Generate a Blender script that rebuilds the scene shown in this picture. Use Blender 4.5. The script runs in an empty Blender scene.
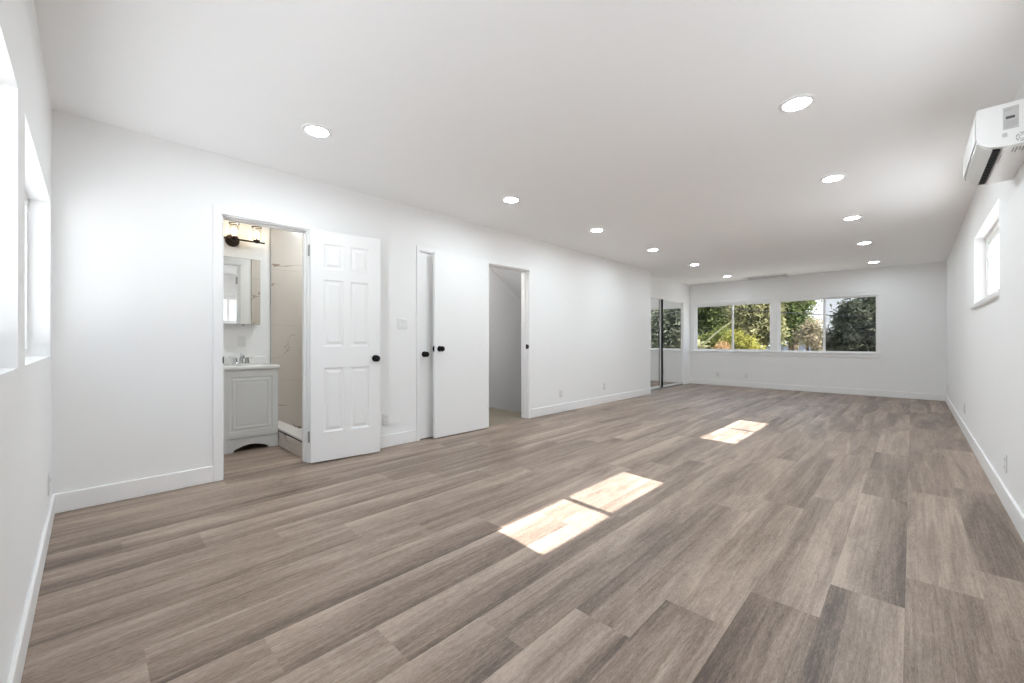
import bpy, bmesh, math, random
from mathutils import Vector, Matrix
SC = bpy.context.scene
COL = SC.collection
PI = math.pi
random.seed(7)

# ------------------------------------------------------------------ camera
YAW = math.atan2(400.0, 411.0)
cam_d = bpy.data.cameras.new('camera'); cam = bpy.data.objects.new('camera', cam_d); COL.objects.link(cam)
cam_d.sensor_width = 36.0; cam_d.lens = 411.0 / 1024 * 36.0
cam_d.clip_start = 0.01; cam_d.clip_end = 500
cam.location = (0, 0, 1.04); cam.rotation_euler = (PI / 2, 0, YAW)
SC.camera = cam

# ------------------------------------------------------------------ sky, sun, exposure
LAMP = 190.0        # radiance of a downlight lens
LAMP_DIM = 85.0     # the last lights, turned down so the end wall stays darker
BATH = 13.0         # radiance of a vanity bulb
world = bpy.data.worlds.new('sky'); SC.world = world; world.use_nodes = True
wn = world.node_tree; wn.nodes.clear()
tcw = wn.nodes.new('ShaderNodeTexCoord'); spw = wn.nodes.new('ShaderNodeSeparateXYZ'); sky = wn.nodes.new('ShaderNodeValToRGB')
sky.color_ramp.elements[0].position = .0; sky.color_ramp.elements[0].color = (.90, .945, 1.0, 1)
sky.color_ramp.elements[1].position = .6; sky.color_ramp.elements[1].color = (.66, .81, 1.0, 1)
wn.links.new(tcw.outputs['Generated'], spw.inputs[0]); wn.links.new(spw.outputs[2], sky.inputs[0])
bg = wn.nodes.new('ShaderNodeBackground'); bg.inputs['Strength'].default_value = 1.35
wo = wn.nodes.new('ShaderNodeOutputWorld')
wn.links.new(sky.outputs[0], bg.inputs[0]); wn.links.new(bg.outputs[0], wo.inputs[0])
sd = bpy.data.lights.new('sun', 'SUN'); sd.energy = 15.5; sd.angle = math.radians(0.5); sd.color = (1.0, .985, .955)
sun = bpy.data.objects.new('sun', sd); COL.objects.link(sun)
sun.rotation_euler = Vector((-1, .08, -.815)).to_track_quat('-Z', 'Y').to_euler(); sun.location = (20, 0, 20)
vs = SC.view_settings
vs.view_transform = 'Standard'; vs.look = 'None'; vs.gamma = 1.0; vs.use_curve_mapping = False
vs.exposure = 0.42
SC.display_settings.display_device = 'sRGB'
SC.cycles.max_bounces = 14; SC.cycles.diffuse_bounces = 9; SC.cycles.glossy_bounces = 5
SC.cycles.transparent_max_bounces = 24; SC.cycles.use_denoising = True
SC.cycles.sample_clamp_indirect = 8.0

# ------------------------------------------------------------------ materials
def mat(name, col, rough=.5, metal=0.0, spec=.5, bump=None, vary=None):
    m = bpy.data.materials.new(name); m.use_nodes = True
    n = m.node_tree.nodes; l = m.node_tree.links; b = n['Principled BSDF']
    b.inputs['Base Color'].default_value = (*col, 1); b.inputs['Roughness'].default_value = rough
    b.inputs['Metallic'].default_value = metal; b.inputs['Specular IOR Level'].default_value = spec
    if bump or vary:
        tc = n.new('ShaderNodeTexCoord'); nz = n.new('ShaderNodeTexNoise')
        nz.inputs['Scale'].default_value = (bump or vary)[0]; nz.inputs['Detail'].default_value = 3
        l.new(tc.outputs['Object'], nz.inputs['Vector'])
    if bump:
        bp = n.new('ShaderNodeBump'); bp.inputs['Strength'].default_value = bump[1]; bp.inputs['Distance'].default_value = .002
        l.new(nz.outputs[0], bp.inputs['Height']); l.new(bp.outputs[0], b.inputs['Normal'])
    if vary:
        mx = n.new('ShaderNodeMix'); mx.data_type = 'RGBA'
        mx.inputs['A'].default_value = (*col, 1); mx.inputs['B'].default_value = (*vary[1], 1)
        cr = n.new('ShaderNodeMapRange'); cr.inputs[1].default_value = .35; cr.inputs[2].default_value = .65
        l.new(nz.outputs[0], cr.inputs[0]); l.new(cr.outputs[0], mx.inputs['Factor']); l.new(mx.outputs['Result'], b.inputs['Base Color'])
    return m

def emis(name, col, s):
    m = bpy.data.materials.new(name); m.use_nodes = True; n = m.node_tree.nodes; n.clear()
    e = n.new('ShaderNodeEmission'); e.inputs[0].default_value = (*col, 1); e.inputs[1].default_value = s
    o = n.new('ShaderNodeOutputMaterial'); m.node_tree.links.new(e.outputs[0], o.inputs[0]); return m

def glassy(name, tint=(1, 1, 1), gloss=.06, rough=0.0):
    m = bpy.data.materials.new(name); m.use_nodes = True; n = m.node_tree.nodes; l = m.node_tree.links; n.clear()
    t = n.new('ShaderNodeBsdfTransparent'); t.inputs[0].default_value = (*tint, 1)
    g = n.new('ShaderNodeBsdfGlossy'); g.inputs['Roughness'].default_value = rough
    mx = n.new('ShaderNodeMixShader'); mx.inputs[0].default_value = gloss
    o = n.new('ShaderNodeOutputMaterial')
    l.new(t.outputs[0], mx.inputs[1]); l.new(g.outputs[0], mx.inputs[2]); l.new(mx.outputs[0], o.inputs[0]); return m

def leafmat(name, a, b, scale=1.3, c=None):
    m = bpy.data.materials.new(name); m.use_nodes = True; n = m.node_tree.nodes; l = m.node_tree.links; n.clear()
    tc = n.new('ShaderNodeTexCoord'); nz = n.new('ShaderNodeTexNoise'); nz.inputs['Scale'].default_value = scale; nz.inputs['Detail'].default_value = 5
    nz.inputs['Roughness'].default_value = .75
    cr = n.new('ShaderNodeValToRGB'); cr.color_ramp.elements[0].position = .38; cr.color_ramp.elements[1].position = .62
    cr.color_ramp.elements[0].color = (*a, 1); cr.color_ramp.elements[1].color = (*b, 1)
    if c:
        e = cr.color_ramp.elements.new(.72); e.color = (*c, 1)
    d = n.new('ShaderNodeBsdfDiffuse'); t = n.new('ShaderNodeBsdfTranslucent'); mx = n.new('ShaderNodeMixShader'); mx.inputs[0].default_value = .4
    o = n.new('ShaderNodeOutputMaterial')
    l.new(tc.outputs['Object'], nz.inputs['Vector']); l.new(nz.outputs[0], cr.inputs[0])
    l.new(cr.outputs[0], d.inputs[0]); l.new(cr.outputs[0], t.inputs[0])
    l.new(d.outputs[0], mx.inputs[1]); l.new(t.outputs[0], mx.inputs[2]); l.new(mx.outputs[0], o.inputs[0]); return m

def plank_mat():
    m = bpy.data.materials.new('vinyl_plank'); m.use_nodes = True; n = m.node_tree.nodes; l = m.node_tree.links; b = n['Principled BSDF']
    geo = n.new('ShaderNodeNewGeometry'); at = n.new('ShaderNodeAttribute'); at.attribute_name = 'tone'
    sd_ = n.new('ShaderNodeAttribute'); sd_.attribute_name = 'seed'
    cmb = n.new('ShaderNodeCombineXYZ')
    ml = n.new('ShaderNodeMath'); ml.operation = 'MULTIPLY'; ml.inputs[1].default_value = 37.0
    l.new(sd_.outputs['Fac'], ml.inputs[0]); l.new(ml.outputs[0], cmb.inputs[2])
    l.new(ml.outputs[0], cmb.inputs[0])
    def layer(sx, sy, det, rough, dist=0.0):
        vm = n.new('ShaderNodeVectorMath'); vm.operation = 'MULTIPLY'; vm.inputs[1].default_value = (sx, sy, 1)
        l.new(geo.outputs['Position'], vm.inputs[0])
        va = n.new('ShaderNodeVectorMath'); va.operation = 'ADD'; l.new(vm.outputs[0], va.inputs[0]); l.new(cmb.outputs[0], va.inputs[1])
        nz = n.new('ShaderNodeTexNoise'); nz.inputs['Scale'].default_value = 1.0; nz.inputs['Detail'].default_value = det
        nz.inputs['Roughness'].default_value = rough; nz.inputs['Distortion'].default_value = dist
        l.new(va.outputs[0], nz.inputs['Vector']); return nz.outputs[0]
    def madd(x, k, y=None, c=0.0):
        q = n.new('ShaderNodeMath'); q.operation = 'MULTIPLY_ADD'; l.new(x, q.inputs[0]); q.inputs[1].default_value = k
        if y is None: q.inputs[2].default_value = c
        else: l.new(y, q.inputs[2])
        return q.outputs[0]
    uv = n.new('ShaderNodeUVMap'); uv.uv_map = 'plank'; su = n.new('ShaderNodeSeparateXYZ'); l.new(uv.outputs[0], su.inputs[0])
    gr = n.new('ShaderNodeAttribute'); gr.attribute_name = 'grad'
    uc = n.new('ShaderNodeMath'); uc.operation = 'SUBTRACT'; uc.inputs[1].default_value = .5; l.new(su.outputs[0], uc.inputs[0])
    gm = n.new('ShaderNodeMath'); gm.operation = 'MULTIPLY'; l.new(uc.outputs[0], gm.inputs[0]); l.new(gr.outputs['Fac'], gm.inputs[1])
    big = layer(8, .75, 4, .6, 1.0); mid = layer(30, 4.5, 5, .7, 2.2); fine = layer(330, 42, 4, .8, .6); fib = layer(95, 1.6, 3, .55, .8)
    v = madd(at.outputs['Fac'], 1.0, None, -1.50)
    ga = n.new('ShaderNodeMath'); ga.operation = 'ADD'; l.new(v, ga.inputs[0]); l.new(gm.outputs[0], ga.inputs[1]); v = ga.outputs[0]
    v = madd(big, 1.05, v); v = madd(mid, .50, v); v = madd(fine, 1.0, v); v = madd(fib, .45, v)
    cr = n.new('ShaderNodeValToRGB')
    E_ = cr.color_ramp.elements
    E_[0].position = 0.14; E_[0].color = (.108, .076, .058, 1)
    E_[1].position = 0.86; E_[1].color = (.500, .397, .325, 1)
    e = E_.new(.5); e.color = (.287, .215, .170, 1)
    l.new(v, cr.inputs[0]); l.new(cr.outputs[0], b.inputs['Base Color'])
    b.inputs['Roughness'].default_value = .42; b.inputs['Specular IOR Level'].default_value = .4
    bp = n.new('ShaderNodeBump'); bp.inputs['Strength'].default_value = .12; bp.inputs['Distance'].default_value = .001
    l.new(fine, bp.inputs['Height']); l.new(bp.outputs[0], b.inputs['Normal'])
    return m

def marble_mat():
    m = bpy.data.materials.new('veined_tile'); m.use_nodes = True; n = m.node_tree.nodes; l = m.node_tree.links; b = n['Principled BSDF']
    geo = n.new('ShaderNodeNewGeometry')
    vm = n.new('ShaderNodeVectorMath'); vm.operation = 'MULTIPLY'; vm.inputs[1].default_value = (1.0, 1.0, 2.1)
    l.new(geo.outputs['Position'], vm.inputs[0])
    nz = n.new('ShaderNodeTexNoise'); nz.inputs['Scale'].default_value = .85; nz.inputs['Detail'].default_value = 6; nz.inputs['Distortion'].default_value = .9
    rot = n.new('ShaderNodeVectorRotate'); rot.rotation_type = 'X_AXIS'; rot.inputs['Angle'].default_value = -.45
    l.new(vm.outputs[0], rot.inputs['Vector']); l.new(rot.outputs[0], nz.inputs['Vector'])
    s = n.new('ShaderNodeMath'); s.operation = 'SUBTRACT'; s.inputs[1].default_value = .5; l.new(nz.outputs[0], s.inputs[0])
    ab = n.new('ShaderNodeMath'); ab.operation = 'ABSOLUTE'; l.new(s.outputs[0], ab.inputs[0])
    nz2 = n.new('ShaderNodeTexNoise'); nz2.inputs['Scale'].default_value = 2.2; l.new(vm.outputs[0], nz2.inputs['Vector'])
    w = n.new('ShaderNodeMapRange'); w.inputs[1].default_value = .42; w.inputs[2].default_value = .64; w.inputs[3].default_value = .0; w.inputs[4].default_value = .0085
    l.new(nz2.outputs[0], w.inputs[0])
    dv = n.new('ShaderNodeMath'); dv.operation = 'LESS_THAN'; l.new(ab.outputs[0], dv.inputs[0]); l.new(w.outputs[0], dv.inputs[1])
    mx = n.new('ShaderNodeMix'); mx.data_type = 'RGBA'; mx.inputs['A'].default_value = (.61, .555, .50, 1); mx.inputs['B'].default_value = (.33, .255, .205, 1)
    l.new(dv.outputs[0], mx.inputs['Factor'])
    # grout joints every 0.61 m in height
    sep = n.new('ShaderNodeSeparateXYZ'); l.new(geo.outputs['Position'], sep.inputs[0])
    md = n.new('ShaderNodeMath'); md.operation = 'PINGPONG'; md.inputs[1].default_value = .305; l.new(sep.outputs[2], md.inputs[0])
    lt = n.new('ShaderNodeMath'); lt.operation = 'LESS_THAN'; lt.inputs[1].default_value = .0015; l.new(md.outputs[0], lt.inputs[0])
    mx2 = n.new('ShaderNodeMix'); mx2.data_type = 'RGBA'; mx2.inputs['B'].default_value = (.45, .40, .36, 1)
    l.new(lt.outputs[0], mx2.inputs['Factor']); l.new(mx.outputs['Result'], mx2.inputs['A']); l.new(mx2.outputs['Result'], b.inputs['Base Color'])
    b.inputs['Roughness'].default_value = .22; return m

M = dict(
    wall=mat('wall_paint', (.89, .89, .89), .6, spec=.25, bump=(90, .10)),
    ceil=mat('ceiling_paint', (.93, .93, .93), .75, spec=.15, bump=(70, .12)),
    trim=mat('trim_paint', (.90, .90, .90), .35, spec=.4),
    door=mat('door_paint', (.90, .90, .90), .38, spec=.4),
    vinyl=mat('window_vinyl', (.87, .87, .87), .35),
    plank=plank_mat(), tile=marble_mat(),
    carpet=mat('carpet', (.29, .25, .20), .95, spec=.05, bump=(260, .8), vary=(140, (.23, .20, .16))),
    black=mat('black_metal', (.005, .005, .005), .55, spec=.18),
    bronze=mat('dark_bronze', (.030, .018, .013), .4, metal=.4),
    nickel=mat('satin_nickel', (.42, .42, .42), .32, metal=1),
    chrome=mat('chrome', (.62, .62, .63), .08, metal=1),
    alu=mat('aluminium', (.62, .62, .62), .3, metal=1),
    mirror=mat('mirror_silver', (.90, .91, .90), .01, metal=1),
    plastic=mat('white_plastic', (.85, .85, .845), .3),
    plate=mat('wall_plate_plastic', (.80, .80, .795), .35),
    slotd=mat('dark_slot', (.05, .05, .05), .6),
    acflap=mat('air_flap_silver', (.66, .66, .655), .22, spec=.8),
    sticker=mat('sticker_grey', (.55, .55, .54), .5),
    ink=mat('label_ink', (.10, .10, .10), .6), inkl=mat('label_ink_light', (.36, .36, .36), .6),
    vanity=mat('vanity_paint', (.74, .75, .75), .4),
    counter=mat('cultured_marble', (.85, .85, .84), .15),
    curbtop=mat('curb_stone', (.80, .77, .74), .25),
    pan=mat('shower_pan_white', (.75, .75, .75), .35),
    glass=glassy('window_glass', (1, 1, 1), .008), shade=glassy('shade_glass', (.98, .97, .95), .10, .02),
    screen=glassy('insect_screen', (.70, .70, .70), 0.0),
    lens=emis('lamp_lens', (.855, .95, 1.0), LAMP), bulb=emis('bulb_glow', (1.0, .80, .54), BATH),
    lens_dim=emis('lamp_lens_dimmed', (.855, .95, 1.0), LAMP_DIM),
    dome=emis('added_dome_glow', (1.0, .98, .95), 45.0),
    deck=mat('bounce_deck_coating', (.72, .735, .75), .9),
    stucco=mat('outside_stucco', (.62, .58, .52), .9), roofing=mat('roof_shingle', (.17, .19, .23), .8, vary=(9, (.11, .12, .15))),
    ground=mat('yard_ground', (.50, .48, .44), .95, vary=(.4, (.40, .38, .33))),
    bark=mat('bark', (.16, .115, .075), .9, vary=(6, (.08, .06, .045))),
    cable=mat('cable_black', (.02, .02, .02), .6),
    stairwall=mat('stairwell_paint', (.78, .78, .785), .7, spec=.2),
)

# ------------------------------------------------------------------ mesh helpers
class MB:
    def __init__(s): s.bm = bmesh.new()
    def box(s, x0, x1, y0, y1, z0, z1, bev=0.0, seg=1):
        r = bmesh.ops.create_cube(s.bm, size=1.0)
        vs_ = r['verts']
        for v in vs_:
            v.co = ((x0 + x1) / 2 + v.co.x * (x1 - x0), (y0 + y1) / 2 + v.co.y * (y1 - y0), (z0 + z1) / 2 + v.co.z * (z1 - z0))
        if bev:
            ed = set(e for v in vs_ for e in v.link_edges)
            bmesh.ops.bevel(s.bm, geom=list(ed), offset=bev, segments=seg, affect='EDGES', profile=.5)
        return s
    def prism(s, poly, axis, a0, a1):
        """poly: 2D outline; axis 'x': (y,z), 'y': (x,z), 'z': (x,y)"""
        def P(p, a):
            return {'x': (a, p[0], p[1]), 'y': (p[0], a, p[1]), 'z': (p[0], p[1], a)}[axis]
        A = [s.bm.verts.new(P(p, a0)) for p in poly]; B = [s.bm.verts.new(P(p, a1)) for p in poly]
        fs = [s.bm.faces.new(A), s.bm.faces.new(B[::-1])]; k = len(poly)
        for i in range(k): fs.append(s.bm.faces.new((A[i], B[i], B[(i + 1) % k], A[(i + 1) % k])))
        bmesh.ops.recalc_face_normals(s.bm, faces=fs); return s
    def tube(s, pts, r, seg=12, cap=True):
        pts = [Vector(p) for p in pts]; k = len(pts); rr = r if isinstance(r, (list, tuple)) else [r] * k
        rings = []; nrm = None
        for i, p in enumerate(pts):
            d = (pts[min(i + 1, k - 1)] - pts[max(i - 1, 0)]).normalized()
            if nrm is None: nrm = d.orthogonal().normalized()
            nrm = (nrm - d * nrm.dot(d)).normalized(); b = d.cross(nrm)
            rings.append([s.bm.verts.new(p + (nrm * math.cos(2 * PI * j / seg) + b * math.sin(2 * PI * j / seg)) * rr[i]) for j in range(seg)])
        fs = []
        for a, b in zip(rings, rings[1:]):
            for j in range(seg): fs.append(s.bm.faces.new((a[j], a[(j + 1) % seg], b[(j + 1) % seg], b[j])))
        if cap: fs += [s.bm.faces.new(rings[0][::-1]), s.bm.faces.new(rings[-1])]
        bmesh.ops.recalc_face_normals(s.bm, faces=fs); return s
    def lathe(s, prof, org=(0, 0, 0), axis=(0, 0, 1), seg=28, arc=None):
        """prof: (radius, height along axis) list"""
        ax = Vector(axis).normalized(); u = ax.orthogonal().normalized(); w = ax.cross(u); o = Vector(org); rings = []; fs = []
        for r, h in prof:
            c = o + ax * h
            if r < 1e-6: rings.append([s.bm.verts.new(c)])
            else: rings.append([s.bm.verts.new(c + (u * math.cos(2 * PI * j / seg) + w * math.sin(2 * PI * j / seg)) * r) for j in range(seg)])
        for a, b in zip(rings, rings[1:]):
            for j in range(seg):
                q = [a[j % len(a)], a[(j + 1) % len(a)], b[(j + 1) % len(b)], b[j % len(b)]]
                q2 = []
                for v in q:
                    if v not in q2: q2.append(v)
                if len(q2) > 2: fs.append(s.bm.faces.new(q2))
        bmesh.ops.recalc_face_normals(s.bm, faces=fs); return s
    def face(s, pts):
        return s.bm.faces.new([s.bm.verts.new(p) for p in pts])
    def panel_slab(s, W, H, T, rects, rings, sides=(1,)):
        """a slab 0..W in y, 0..H in z, front at x=0 and back at x=-T, with moulded recessed panels.
        rings: (inset, depth) list ending in a flat field."""
        bm = s.bm
        ys = sorted(set([0, W] + [r[0] for r in rects] + [r[1] for r in rects])); zs = sorted(set([0, H] + [r[2] for r in rects] + [r[3] for r in rects]))
        def side(sg):
            X = lambda d: -d if sg == 1 else -T + d
            for i in range(len(ys) - 1):
                for j in range(len(zs) - 1):
                    cy, cz = (ys[i] + ys[i + 1]) / 2, (zs[j] + zs[j + 1]) / 2
                    if any(r[0] < cy < r[1] and r[2] < cz < r[3] for r in rects): continue
                    s.face([(X(0), ys[i], zs[j]), (X(0), ys[i + 1], zs[j]), (X(0), ys[i + 1], zs[j + 1]), (X(0), ys[i], zs[j + 1])])
            for r in rects:
                prev = [(X(0), r[0], r[2]), (X(0), r[1], r[2]), (X(0), r[1], r[3]), (X(0), r[0], r[3])]
                for ins, dep in rings:
                    cur = [(X(dep), r[0] + ins, r[2] + ins), (X(dep), r[1] - ins, r[2] + ins), (X(dep), r[1] - ins, r[3] - ins), (X(dep), r[0] + ins, r[3] - ins)]
                    for k in range(4): s.face([prev[k], prev[(k + 1) % 4], cur[(k + 1) % 4], cur[k]])
                    prev = cur
                s.face(prev)
        side(1)
        if -1 in sides: side(-1)
        else: s.face([(-T, 0, 0), (-T, W, 0), (-T, W, H), (-T, 0, H)])
        for a, b in (((0, 0), (W, 0)), ((W, 0), (W, H)), ((W, H), (0, H)), ((0, H), (0, 0))):
            s.face([(0, a[0], a[1]), (0, b[0], b[1]), (-T, b[0], b[1]), (-T, a[0], a[1])])
        bmesh.ops.remove_doubles(bm, verts=bm.verts[:], dist=1e-5); bmesh.ops.recalc_face_normals(bm, faces=bm.faces[:]); return s
    def build(s, name, m, parent=None, smooth=False, loc=None):
        me = bpy.data.meshes.new(name); s.bm.to_mesh(me); s.bm.free()
        if smooth:
            for p in me.polygons: p.use_smooth = True
            try: me.set_sharp_from_angle(angle=math.radians(35))
            except Exception: pass
        me.materials.append(M[m] if isinstance(m, str) else m)
        o = bpy.data.objects.new(name, me); COL.objects.link(o)
        if parent: o.parent = parent
        if loc: o.location = loc
        return o

def tag(o, label=None, cat=None, group=None, kind=None):
    if label: o['label'] = label
    if cat: o['category'] = cat
    if group: o['group'] = group
    if kind: o['kind'] = kind
    return o
def struct(o, label, cat): return tag(o, label, cat, None, 'structure')
def empty(name, loc, rz=0.0):
    o = bpy.data.objects.new(name, None); COL.objects.link(o); o.location = loc; o.rotation_euler = (0, 0, rz); o.empty_display_size = .1; return o
def copy_tree(o, parent=None):
    c = o.copy(); COL.objects.link(c)
    if parent: c.parent = parent
    for ch in list(o.children): copy_tree(ch, c)
    return c

# ------------------------------------------------------------------ room dimensions (metres)
XL, XR, YN, YF, H = -3.715, 0.427, -0.16, 10.42, 2.442
XC, YJ = -3.955, 7.75            # closet recess
XB = -5.0                       # bathroom and stairwell back wall
def wall_run(mb, axis, t0, t1, a0, a1, z0, z1, opens):
    """solid wall of thickness t0..t1 running a0..a1 with openings (b0,b1,c0,c1)"""
    def bx(p0, p1, q0, q1):
        if p1 - p0 < 1e-4 or q1 - q0 < 1e-4: return
        if axis == 'y': mb.box(t0, t1, p0, p1, q0, q1)
        else: mb.box(p0, p1, t0, t1, q0, q1)
    cur = a0
    for b0, b1, c0, c1 in sorted(opens):
        bx(cur, b0, z0, z1); bx(b0, b1, z0, c0); bx(b0, b1, c1, z1); cur = b1
    bx(cur, a1, z0, z1)

BATH_D = (.690, 1.314, 0, 2.0); CLO_D = (2.415, 3.195, 0, 2.0); STR_D = (3.345, 4.137, 0, 2.0)
m_ = MB(); wall_run(m_, 'y', XL - .12, XL, YN - .16, YJ, 0, H, [BATH_D, CLO_D, STR_D])
m_.box(XC - .12, XL - .12 + .001, YJ - .1, YJ, 0, H)
struct(m_.build('wall_left', 'wall'), 'long white painted wall with the three doorways', 'wall')
MIR = (7.97, 9.98, 0, 2.0)
m_ = MB(); wall_run(m_, 'y', XC - .12, XC, YJ, YF, 0, H, [MIR]); m_.box(XC - .72, XC - .70, YJ, YF, 0, H)
struct(m_.build('wall_recess', 'wall'), 'white wall around the mirrored closet doors', 'wall')
WF1 = (-3.86, -2.185, .80, 1.945); WF2 = (-2.100, -.440, .79, 1.955)
m_ = MB(); wall_run(m_, 'x', YF, YF + .16, XC - .8, XR + .17, 0, H, [WF1, WF2])
struct(m_.build('wall_far', 'wall'), 'white end wall below and around the wide window', 'wall')
WR1 = (4.345, 5.927, 1.36, 2.02); WR2 = (1.300, 2.890, 1.36, 2.02)
m_ = MB(); wall_run(m_, 'y', XR, XR + .17, YN, YF, 0, H, [WR1, WR2])
struct(m_.build('wall_right', 'wall'), 'white wall carrying the air conditioner and a small high window', 'wall')
WN1 = (-2.05, .25, .955, 1.85); WN2 = (-3.60, -2.25, .955, 1.85)  # first opening's unseen end widened to let in more daylight
m_ = MB(); wall_run(m_, 'x', YN - .16, YN, XL, XR + .17, 0, H, [WN1, WN2])
struct(m_.build('wall_near', 'wall'), 'white wall with two deep window recesses meeting the near corner', 'wall')
m_ = MB(); m_.box(XB - .12, XR + .17, YN - .16, YF + .16, H, H + .12)
struct(m_.build('ceiling', 'ceil'), 'flat white ceiling with recessed lights', 'ceiling')
m_ = MB(); m_.prism([(XR + .17, 2.75), (XR + .17, 2.46), (1.10, 2.235), (1.10, 2.29)], 'y', YN - .75, YF + .4)  # right eave, unseen, shaped to trim the sun patches on the floor
m_.prism([(YN - .16, 2.75), (YN - .16, 2.46), (YN - .70, 2.235), (YN - .70, 2.29)], 'x', XB - .3, 1.10)  # near eave, unseen, added to keep direct sun off the near windows
m_.box(XB - .3, XR + .17, YN - .3, YF + .3, H + .12, H + .30)
struct(m_.build('roof', 'stucco'), 'roof above the room, its unseen eaves added to block sun', 'roof')

# ------------------------------------------------------------------ floor of staggered planks
PW, PL = .230, 1.475
TONE = {(-7, 1): (.50, -.45), (-6, 1): (.52, -.5), (-5, 1): (.52, -.35), (-4, 1): (.50, -.25), (-3, 1): (.47, .25), (-2, 1): (.58, .1), (-1, 1): (.57, 0),
    (0, 1): (.48, -.4), (1, 1): (.60, .1), (2, 1): (.38, 0), (-7, 0): (.58, 0), (-6, 0): (.48, -.25), (-5, 0): (.60, -.2), (-4, 0): (.50, -.4), (-3, 0): (.58, -.3),
    (-2, 0): (.48, .4), (-1, 0): (.42, .35), (0, 0): (.48, .4), (1, 0): (.50, -.1), (2, 0): (.50, 0), (-8, 1): (.50, -.1), (-9, 1): (.48, -.2), (-10, 1): (.52, -.1),
    (-11, 1): (.48, -.4), (-12, 1): (.43, -.2), (-8, 2): (.43, -.2), (-9, 2): (.60, -.3), (-10, 2): (.50, -.2), (-11, 2): (.57, -.35), (-12, 2): (.54, -.3), (-13, 2): (.43, -.3),
    (-14, 2): (.46, -.3), (-5, 2): (.43, .1), (-4, 2): (.55, 0), (-3, 2): (.57, .1), (-2, 2): (.42, -.2), (-1, 2): (.57, 0), (0, 2): (.40, .1), (1, 2): (.40, 0), (2, 2): (.60, 0),
    (-1, 3): (.48, 0), (0, 3): (.60, 0), (1, 3): (.42, 0), (2, 3): (.45, 0), (-2, 3): (.55, 0), (-3, 3): (.44, 0), (-4, 3): (.55, 0), (-5, 3): (.57, 0)}
def tone_of(k, j):
    r = random.Random(k * 7919 + j * 104729 + 5)
    a, b = .5 + (r.random() - .5) * .20, (r.random() - .65) * .6
    a, b = TONE.get((k, j), (a, b))
    return .5 + (a - .5) * .8, b
def plank_floor(name, x0, x1, y0, y1):
    bm = bmesh.new(); tl = bm.faces.layers.float.new('tone'); sl = bm.faces.layers.float.new('seed'); gl = bm.faces.layers.float.new('grad'); ul = bm.loops.layers.uv.new('plank')
    k0 = math.floor((x0 + .02) / PW) - 1
    for k in range(k0, 60):
        a, b = -.02 + PW * (k - 1), -.02 + PW * k
        a, b = max(a, x0), min(b, x1)
        if b - a < 1e-4: continue
        off = 2.215 + .298 * k
        for j in range(-12, 16):
            c, d = max(off + PL * (j - 1), y0), min(off + PL * j, y1)
            if d - c < 1e-4: continue
            f = bm.faces.new([bm.verts.new(p) for p in ((a, c, 0), (b, c, 0), (b, d, 0), (a, d, 0))])
            f[tl], f[gl] = tone_of(k, j); f[sl] = random.Random(k * 131 + j * 17).random()
            for lp, q in zip(f.loops, ((0, 0), (1, 0), (1, 1), (0, 1))): lp[ul].uv = q
    r = bmesh.ops.create_cube(bm, size=1.0)
    for v in r['verts']:
        v.co = ((x0 + x1) / 2 + v.co.x * (x1 - x0), (y0 + y1) / 2 + v.co.y * (y1 - y0), -.101 + v.co.z * .2)
    me = bpy.data.meshes.new(name); bm.to_mesh(me); bm.free(); me.materials.append(M['plank'])
    o = bpy.data.objects.new(name, me); COL.objects.link(o); return o
struct(plank_floor('floor', XL, XR, YN, YF), 'greige wood look plank floor of the long room', 'floor')
struct(plank_floor('floor_bathroom', XB, XL, .2, 2.3), 'wood look plank floor inside the bathroom', 'floor')
struct(plank_floor('floor_recess', XC - .12, XL, YJ - .1, YF), 'strip of plank floor along the mirrored closet', 'floor')
m_ = MB(); m_.box(XL - .12, XL, CLO_D[0], CLO_D[1], -.2, 0)
struct(m_.build('floor_closet', 'carpet'), 'floor strip under the flush closed closet door', 'floor')

# ------------------------------------------------------------------ baseboards
def base(mb, x0, x1, y0, y1, h=.12): mb.box(x0, x1, y0, y1, 0, h, .004)
BT = .014
m_ = MB()
for a, b in ((YN, .635), (1.366, 2.375), (4.190, YJ)): base(m_, XL, XL + BT, a, b)
struct(m_.build('baseboard_left', 'trim'), 'white baseboard along the long wall with the doorways', 'baseboard')
m_ = MB(); base(m_, XC, XR, YF - BT, YF); struct(m_.build('baseboard_far', 'trim'), 'white baseboard under the wide window', 'baseboard')
m_ = MB(); base(m_, XR - BT, XR, YN, YF - BT); struct(m_.build('baseboard_right', 'trim'), 'white baseboard below the air conditioner wall', 'baseboard')
m_ = MB(); base(m_, XL + BT, XR - BT, YN, YN + BT); struct(m_.build('baseboard_near', 'trim'), 'white baseboard under the deep window recesses', 'baseboard')
m_ = MB(); base(m_, XC, XC + BT, 10.03, YF - BT); base(m_, XC, XC + BT, YJ, 7.91)
struct(m_.build('baseboard_recess', 'trim'), 'short white baseboard beside the mirrored closet', 'baseboard')

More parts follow.
